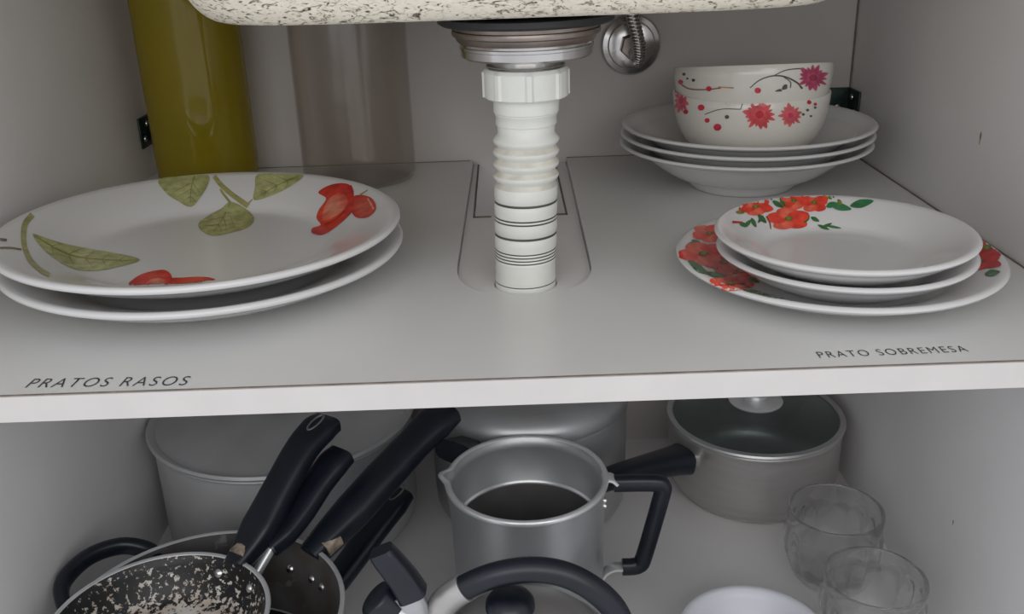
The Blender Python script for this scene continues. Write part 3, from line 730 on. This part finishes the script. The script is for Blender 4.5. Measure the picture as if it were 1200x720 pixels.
# steel saucepan with glass lid
SPX, SPY = .2777, .460
t = thing('saucepan', 'brushed steel saucepan with a black handle beside the drinking glasses', 'saucepan', (SPX, SPY, ZL))
obj('body', lathe([(0, 0), (.080, 0), (.084, .0015), (.0845, .004), (.0900, .009), (.0960, .020), (.0985, .035), (.0990, .082), (.0995, .088), (.1010, .0915), (.1005, .0935), (.0985, .0935), (.0970, .091), (.0965, .035), (.094, .022), (.088, .0115), (.078, .005), (0, .005)], 96), 'steel', t)
a = math.radians(213)
dirv = at_ang(1, a, 0); sd = Vector((-dirv.y, dirv.x, 0))
obj('bracket', sweep([at_ang(.096, a, .072), at_ang(.106, a, .074), at_ang(.116, a, .076)], [(.013, .009), (.012, .008), (.011, .007)], seg=14, power=4), 'steel', t)
hp = catmull([at_ang(.112, a, .075), at_ang(.130, a, .078), at_ang(.165, a, .083), at_ang(.205, a, .088), at_ang(.235, a, .090)], 6)
n = len(hp)
obj('handle', sweep(hp, [(.0205-.009*(i/(n-1))**.7, .0150-.005*(i/(n-1))) for i in range(n)], seg=22, power=3), 'bakelite', t)
t = thing('glass_lid', 'domed glass lid with steel band and knob on the saucepan', 'lid', (SPX, SPY, ZL+.0935))
obj('glass_dome', lathe([(.0955, .003), (.088, .007), (.07, .0125), (.045, .017), (.012, .019), (.012, .017), (.045, .015), (.07, .0105), (.088, .005), (.0955, .001)], 96, close=True), 'lid_glass', t)
obj('steel_band', lathe([(.0945, .0005), (.1010, .0004), (.1020, .002), (.1010, .0042), (.0955, .0048), (.0940, .003)], 96, close=True), 'alu', t)
obj('knob', lathe([(0, .044), (.016, .0435), (.021, .041), (.0225, .036), (.020, .033), (.014, .031), (.013, .026), (.029, .0225), (.031, .0205), (.030, .0185), (.026, .0175), (0, .0175)], 48), 'alu_bright', t)

# milk pot (aluminium, spout to the left)
MX, MY, MR, MH = .0072, .257, .0765, .1505
t = thing('milk_pot', 'open aluminium milk pot with pouring lip and angular black handle', 'milk pot', (MX, MY, ZL))
prof = [(0, 0), (.064, 0), (.069, .002), (.0715, .008), (.0725, .02), (.0735, .10), (.0745, .138), (.0750, .1435), (.0772, .1450), (.0780, .1475), (.0768, .1500), (.0745, .1506), (.0722, .1490), (.0712, .138), (.0700, .1005), (.0685, .099), (.0680, .097), (.067, .02), (.064, .007), (0, .006)]
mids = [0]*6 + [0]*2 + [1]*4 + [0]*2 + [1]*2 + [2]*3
me = lathe(prof, 120, mids, sm=50)
for v in me.vertices:           # pulled-out pouring lip
    r = math.hypot(v.co.x, v.co.y)
    if r > .06 and v.co.z > .118:
        a = math.atan2(v.co.y, v.co.x); da = abs((a-math.radians(176)+math.pi) % (2*math.pi)-math.pi)
        k = max(0, 1-da/.16)**1.2*((v.co.z-.118)/.032)
        v.co.x += math.cos(a)*.0085*k; v.co.y += math.sin(a)*.0085*k; v.co.z += .002*k
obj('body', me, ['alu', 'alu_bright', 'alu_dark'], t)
az = math.radians(-3)
hp = [(.083, -.003, .1395), (.105, -.003, .1392), (.1245, -.003, .1380), (.1295, -.003, .1345), (.1295, -.003, .1280), (.1225, -.003, .095), (.1125, -.003, .052), (.1085, -.003, .0445), (.102, -.003, .0425), (.092, -.003, .0425)]
obj('handle', sweep(catmull(hp, 5), (.0080, .0068), up=(0, 1, 0), seg=16, power=3), 'bakelite', t)
obj('handle_bracket', sweep(catmull([(.0715, -.003, .146), (.080, -.003, .146), (.086, -.003, .141)], 4), (.0022, .0075), up=(0, 1, 0), seg=10, power=4), 'alu_bright', t)
obj('handle_bracket', sweep(catmull([(.0715, -.003, .030), (.076, -.003, .038), (.084, -.003, .0425), (.094, -.003, .0425)], 4), (.0020, .0065), up=(0, 1, 0), seg=10, power=4), 'alu_bright', t)
for zz in (.131, .125):
    p = at_ang(.0742, math.radians(-14), zz)
    obj('rivet', xf(lathe([(0, .003), (.002, .0026), (.003, .001), (.003, 0)], 12), Matrix.Translation(p) @ Matrix.Rotation(math.radians(-14), 4, 'Z') @ Matrix.Rotation(math.pi/2, 4, 'Y')), 'rivet', t)

# drinking glasses
def tumbler(loc, R, H, label, rotz):
    t = thing('drinking_glass', label, 'glass', loc, 'short fluted glasses', (0, 0, rotz))
    outer = [(.030, 0), (.0335, .0015), (.037, .006), (R*.86, .014), (R*.99, .030), (R*1.04, .045), (R*1.02, .056), (R*.97, .0605), (R*.985, .066), (R, H-.0022), (R-.0003, H-.0010), (R-.0009, H-.0003)]
    inner = [(R-.0016, H), (R-.0023, H-.0003), (R-.0029, H-.0010), (R-.0032, H-.0024), (R*.94, .066), (R*.925, .0605), (R*.955, .054), (R*.97, .045), (R*.93, .031), (R*.80, .018), (.030, .010), (.018, .009)]
    seg = 96; vs = []; fs = []; rows = [(0, .0015, 0)] + [(r, z, 1 if .012 < z < .058 else 0) for r, z in outer] + [(r, z, 0) for r, z in inner] + [(0, .009, 0)]
    rings = []
    for r, z, fl in rows:
        if r == 0: rings.append([len(vs)]); vs.append((0, 0, z)); continue
        ring = []
        for i in range(seg):
            a = 2*math.pi*i/seg; rr = r*(1-.035*fl*(.5+.5*math.cos(16*a))**2); ring.append(len(vs)); vs.append((rr*math.cos(a), rr*math.sin(a), z))
        rings.append(ring)
    for A, Bq in zip(rings, rings[1:]):
        for i in range(seg):
            j = (i+1) % seg
            if len(A) == 1: fs.append((A[0], Bq[j], Bq[i]))
            elif len(Bq) == 1: fs.append((A[i], A[j], Bq[0]))
            else: fs.append((A[i], A[j], Bq[j], Bq[i]))
    me = bpy.data.meshes.new('glass'); me.from_pydata(vs, [], fs)
    bm = bmesh.new(); bm.from_mesh(me); bmesh.ops.recalc_face_normals(bm, faces=bm.faces); bm.to_mesh(me); bm.free(); finish(me, True, 60)
    obj('body', me, 'glass', t)
tumbler((.3170, .2850, ZL), .0470, .082, 'short clear fluted glass standing beside the steel saucepan', .1)
tumbler((.3205, .1840, ZL), .0455, .077, 'short clear fluted glass standing beside the white bowl', .6)

# white bowl at the front
t = thing('white_bowl', 'small round white plastic bowl on the cabinet floor before the glasses', 'bowl', (.2025, .147, ZL))
obj('dish', lathe([(0, .002), (.030, .002), (.032, 0), (.035, 0), (.036, .002), (.050, .018), (.059, .038), (.0645, .046), (.0655, .0475), (.0650, .049), (.0625, .0495), (.0590, .0485), (.0560, .041), (.047, .022), (.033, .006), (0, .005)], 80, sm=60), 'plastic', t)

# ---- stacked pans on the left
def pan_prof(R, H, rb, base=.75, th=.0022, lip=.0015):
    p = [(0, 0), (R*base-.004, 0)]
    n = 6
    for i in range(1, n+1):
        u = i/n; p.append((R*base+(R-R*base)*u**.75, (H-.003)*u**1.35+.0003))
    p += [(R+lip, H-.0022), (R+lip+.0006, H-.0008), (R+lip, H), (R-th*.5, H), (R-th, H-.0008)]
    for i in range(n-1, -1, -1):
        u = i/n; p.append((R*base-th*.6+(R-R*base-th*.4)*u**.75, (H-.003)*u**1.35+th))
    p.append((0, th)); k = len(p)-1
    mids = [0]*(1+n)+[1]*5+[2]*(k-(1+n)-5)
    return p, mids
def pan(label, loc, R, H, az, hpts, secs, mats, ferrule=None, riv=True, base=.75, up=(0, 0, 1), hole=None, stem=None, name='frying_pan', grp='stacked frying pans', power=3.0):
    """hpts: (radius, height) along the handle, measured from the pan's axis and base"""
    t = thing(name, label, 'frying pan', loc, grp)
    p, mids = pan_prof(R, H, .02, base)
    obj('pan_body', lathe(p, 96, mids, sm=45), mats, t)
    if hpts:
        path = catmull([at_ang(r, az, z) for r, z in hpts], 6); n = len(path); ss = []
        for i in range(n):
            u = i/(n-1)*(len(secs)-1); k = min(int(u), len(secs)-2); f = u-k
            ss.append((secs[k][0]*(1-f)+secs[k+1][0]*f, secs[k][1]*(1-f)+secs[k+1][1]*f))
        me = sweep(path, ss, seg=24, power=power)
        h = obj('handle', me, 'bakelite', t)
        if hole:        # slot for hanging, inlaid ring on the handle's face
            k = int(n*hole); p0 = path[k]; tdir = (path[k+1]-path[k-1]).normalized(); sdir = tdir.cross(Vector((0, 0, 1))).normalized(); ud = sdir.cross(tdir)
            ringp = [p0+tdir*(.011*math.cos(b))+sdir*(.0042*math.sin(b))+ud*(ss[k][1]*.97) for b in [2*math.pi*i/24 for i in range(24)]]
            obj('hanging_slot', sweep(ringp, (.0011, .0011), up=ud, seg=8, closed=True), 'alu_dark', h)
        if stem:
            q = [at_ang(r, az, z) for r, z in stem[0]]
            obj('stem', sweep(catmull(q, 4), stem[1], seg=14, power=2.5), stem[2], h)
        if ferrule:
            r, z, w_, l_ = ferrule
            q = [at_ang(r-l_/2, az, z), at_ang(r+l_/2, az, z+.25*l_)]
            obj('ferrule', sweep(q, (w_, .0095), seg=16, power=3), 'rust', h)
    if riv:
        for s in riv:
            ang = az+s; rr = R*base-.0013+(R-R*base-.001)*.72**.75; zz = (H-.003)*.72**1.35+.0022
            d = at_ang(1, ang, 0)
            obj('rivet', xf(lathe([(0, .0030), (.0022, .0026), (.0038, .0012), (.0040, 0)], 16), Matrix.Translation(d*rr+Vector((0, 0, zz))) @ Matrix.Rotation(ang+math.pi, 4, 'Z') @ Matrix.Rotation(math.radians(62), 4, 'Y')), 'rivet', t)
    return t
R_D = math.radians
# bottom pan D, almost hidden
pan('black frying pan at the very bottom of the stack, hang hole at its handle tip', (-.266, .114, ZL), .0985, .0450, R_D(54.5), [(.096, .036), (.130, .046), (.170, .062), (.205, .078), (.235, .090), (.252, .095)], [(.011, .008), (.0135, .009), (.014, .009), (.015, .009), (.016, .009), (.013, .007)], ['pan_black', 'alu', 'pan_black'], riv=None, hole=.88)
# large pan C with a helper loop
CH = .0850
pc = pan('large dark grey frying pan with bright rivets, helper loop and thick black handle', (-.266, .112, ZF+.1185-CH), .1160, CH, R_D(48.5), [(.113, CH-.008), (.135, CH+.001), (.165, CH+.013), (.205, CH+.030), (.245, CH+.046), (.275, CH+.057), (.296, CH+.062)], [(.0125, .011), (.0150, .013), (.0178, .0140), (.0180, .0140), (.0175, .0125), (.0200, .0125), (.018, .011)], ['pan_black', 'alu_bright', 'pan_grey'], ferrule=(.1300, CH-.002, .0160, .016), riv=(-.17, -.02, .24), base=.82)
a0 = R_D(147)
hp = [at_ang(.114, a0-.36, CH-.012), at_ang(.128, a0-.34, CH-.008), at_ang(.143, a0-.20, CH-.001), at_ang(.148, a0, CH+.002), at_ang(.143, a0+.22, CH-.001), at_ang(.128, a0+.36, CH-.008), at_ang(.114, a0+.38, CH-.012)]
obj('loop_handle', sweep(catmull(hp, 6), (.0062, .0078), seg=14, power=2.8), 'bakelite', pc)
# pan E inside C under the worn pan, handle 2
pan('small black deep pan nested under the worn pan, steel stem to its handle', (-.2925, .0965, ZF+.040), .0790, .0650, R_D(53), [(.112, .089), (.130, .095), (.152, .106), (.176, .121), (.196, .132), (.210, .136)], [(.010, .008), (.0140, .009), (.0145, .0095), (.0140, .009), (.0155, .009), (.0140, .008)], ['pan_black', 'alu', 'pan_black'], riv=None, base=.86, stem=([(.077, .058), (.096, .072), (.117, .088)], (.0042, .0042), 'alu_bright'), power=4.)
# worn pan A on top
pan('worn black frying pan with flaked coating and long black handle, on top', (-.2935, .0945, ZL+.0895), .0868, .0400, R_D(59), [(.084, .036), (.098, .042), (.118, .054), (.148, .078), (.180, .101), (.205, .110), (.219, .111)], [(.0095, .008), (.0125, .010), (.0165, .012), (.0150, .011), (.0155, .010), (.0175, .0095), (.0160, .008)], ['pan_black', 'alu_bright', 'pan_worn'], ferrule=(.0985, .0405, .0090, .020), riv=(-.30, .20), base=.74, hole=.82, power=4.)

# ---- whistling kettle at the front
KX, KY = .0, .062
t = thing('kettle', 'steel whistling kettle with arched black handle and black flip spout', 'kettle', (KX, KY, ZL))
obj('body', lathe([(0, 0), (.078, 0), (.086, .004), (.0895, .015), (.0885, .05), (.082, .09), (.070, .118), (.056, .1325), (.050, .1345), (.048, .1335), (.048, .131), (.055, .129), (.068, .115), (.080, .088), (.086, .05), (.086, .016), (.08, .006), (0, .004)], 96), 'steel', t)
obj('lid', lathe([(.047, .1335), (.0495, .1350), (.0490, .1370), (.040, .1415), (.022, .1450), (.010, .1460), (0, .1462), (0, .1440), (.03, .1410), (.046, .1345)], 72), 'steel', t)
obj('lid_knob', lathe([(0, .170), (.009, .1695), (.015, .167), (.0185, .162), (.019, .157), (.016, .152), (.010, .149), (.010, .1445), (0, .1445)], 40), 'bakelite', t, (-.010, 0, 0))
def kp(x, y, dy=0.):
    p = on_y((x, y), KY+dy); return (p.x-KX, dy, p.z-ZL)
full = catmull([kp(512, 732, .004), kp(519, 709, .004), kp(541, 691, .003), kp(578, 675, .001), (lambda p: p)(kp(620, 668, 0)), kp(660, 673, -.001), kp(694, 690, -.003), kp(720, 715, -.004), kp(733, 748, -.004), kp(734, 775, -.004)], 8); n = len(full)
obj('handle', sweep(full[17:n-12], (.0100, .0090), up=(0, 1, 0), seg=20), 'bakelite', t)
obj('handle_ferrule', sweep(full[2:18], (.0114, .0104), up=(0, 1, 0), seg=20), 'steel', t)
obj('handle_ferrule', sweep(full[n-13:n-1], (.0114, .0104), up=(0, 1, 0), seg=20), 'alu_bright', t)
sp = catmull([(-.062, 0, .105), (-.078, 0, .128), (-.092, 0, .148), (-.101, 0, .160)], 5)
obj('spout', sweep(sp, [(.020-.008*i/(len(sp)-1), .020-.008*i/(len(sp)-1)) for i in range(len(sp))], seg=24), 'alu_bright', t)
cp = catmull([kp(458, 716), kp(449, 708), kp(443, 703), kp(438, 699)], 4)
obj('spout_cap', sweep(cp, [(.0150, .0150)]*(len(cp)-3)+[(.0148, .0148), (.0138, .0138), (.0100, .0100)], seg=24), 'bakelite', t)
lv = catmull([kp(484, 697), kp(474, 681), kp(461, 664), kp(450, 651), kp(446, 645)], 5)
obj('lever', sweep(lv, [(.0115-.0025*i/(len(lv)-1), .0105-.0035*i/(len(lv)-1)) for i in range(len(lv))], up=(0, 1, 0), seg=20, power=4), 'bakelite', t)
obj('pivot_bracket', sweep(catmull([kp(486, 722), kp(482, 708), kp(476, 694)], 4), (.0120, .0085), up=(0, 1, 0), seg=16, power=3), 'alu', t)
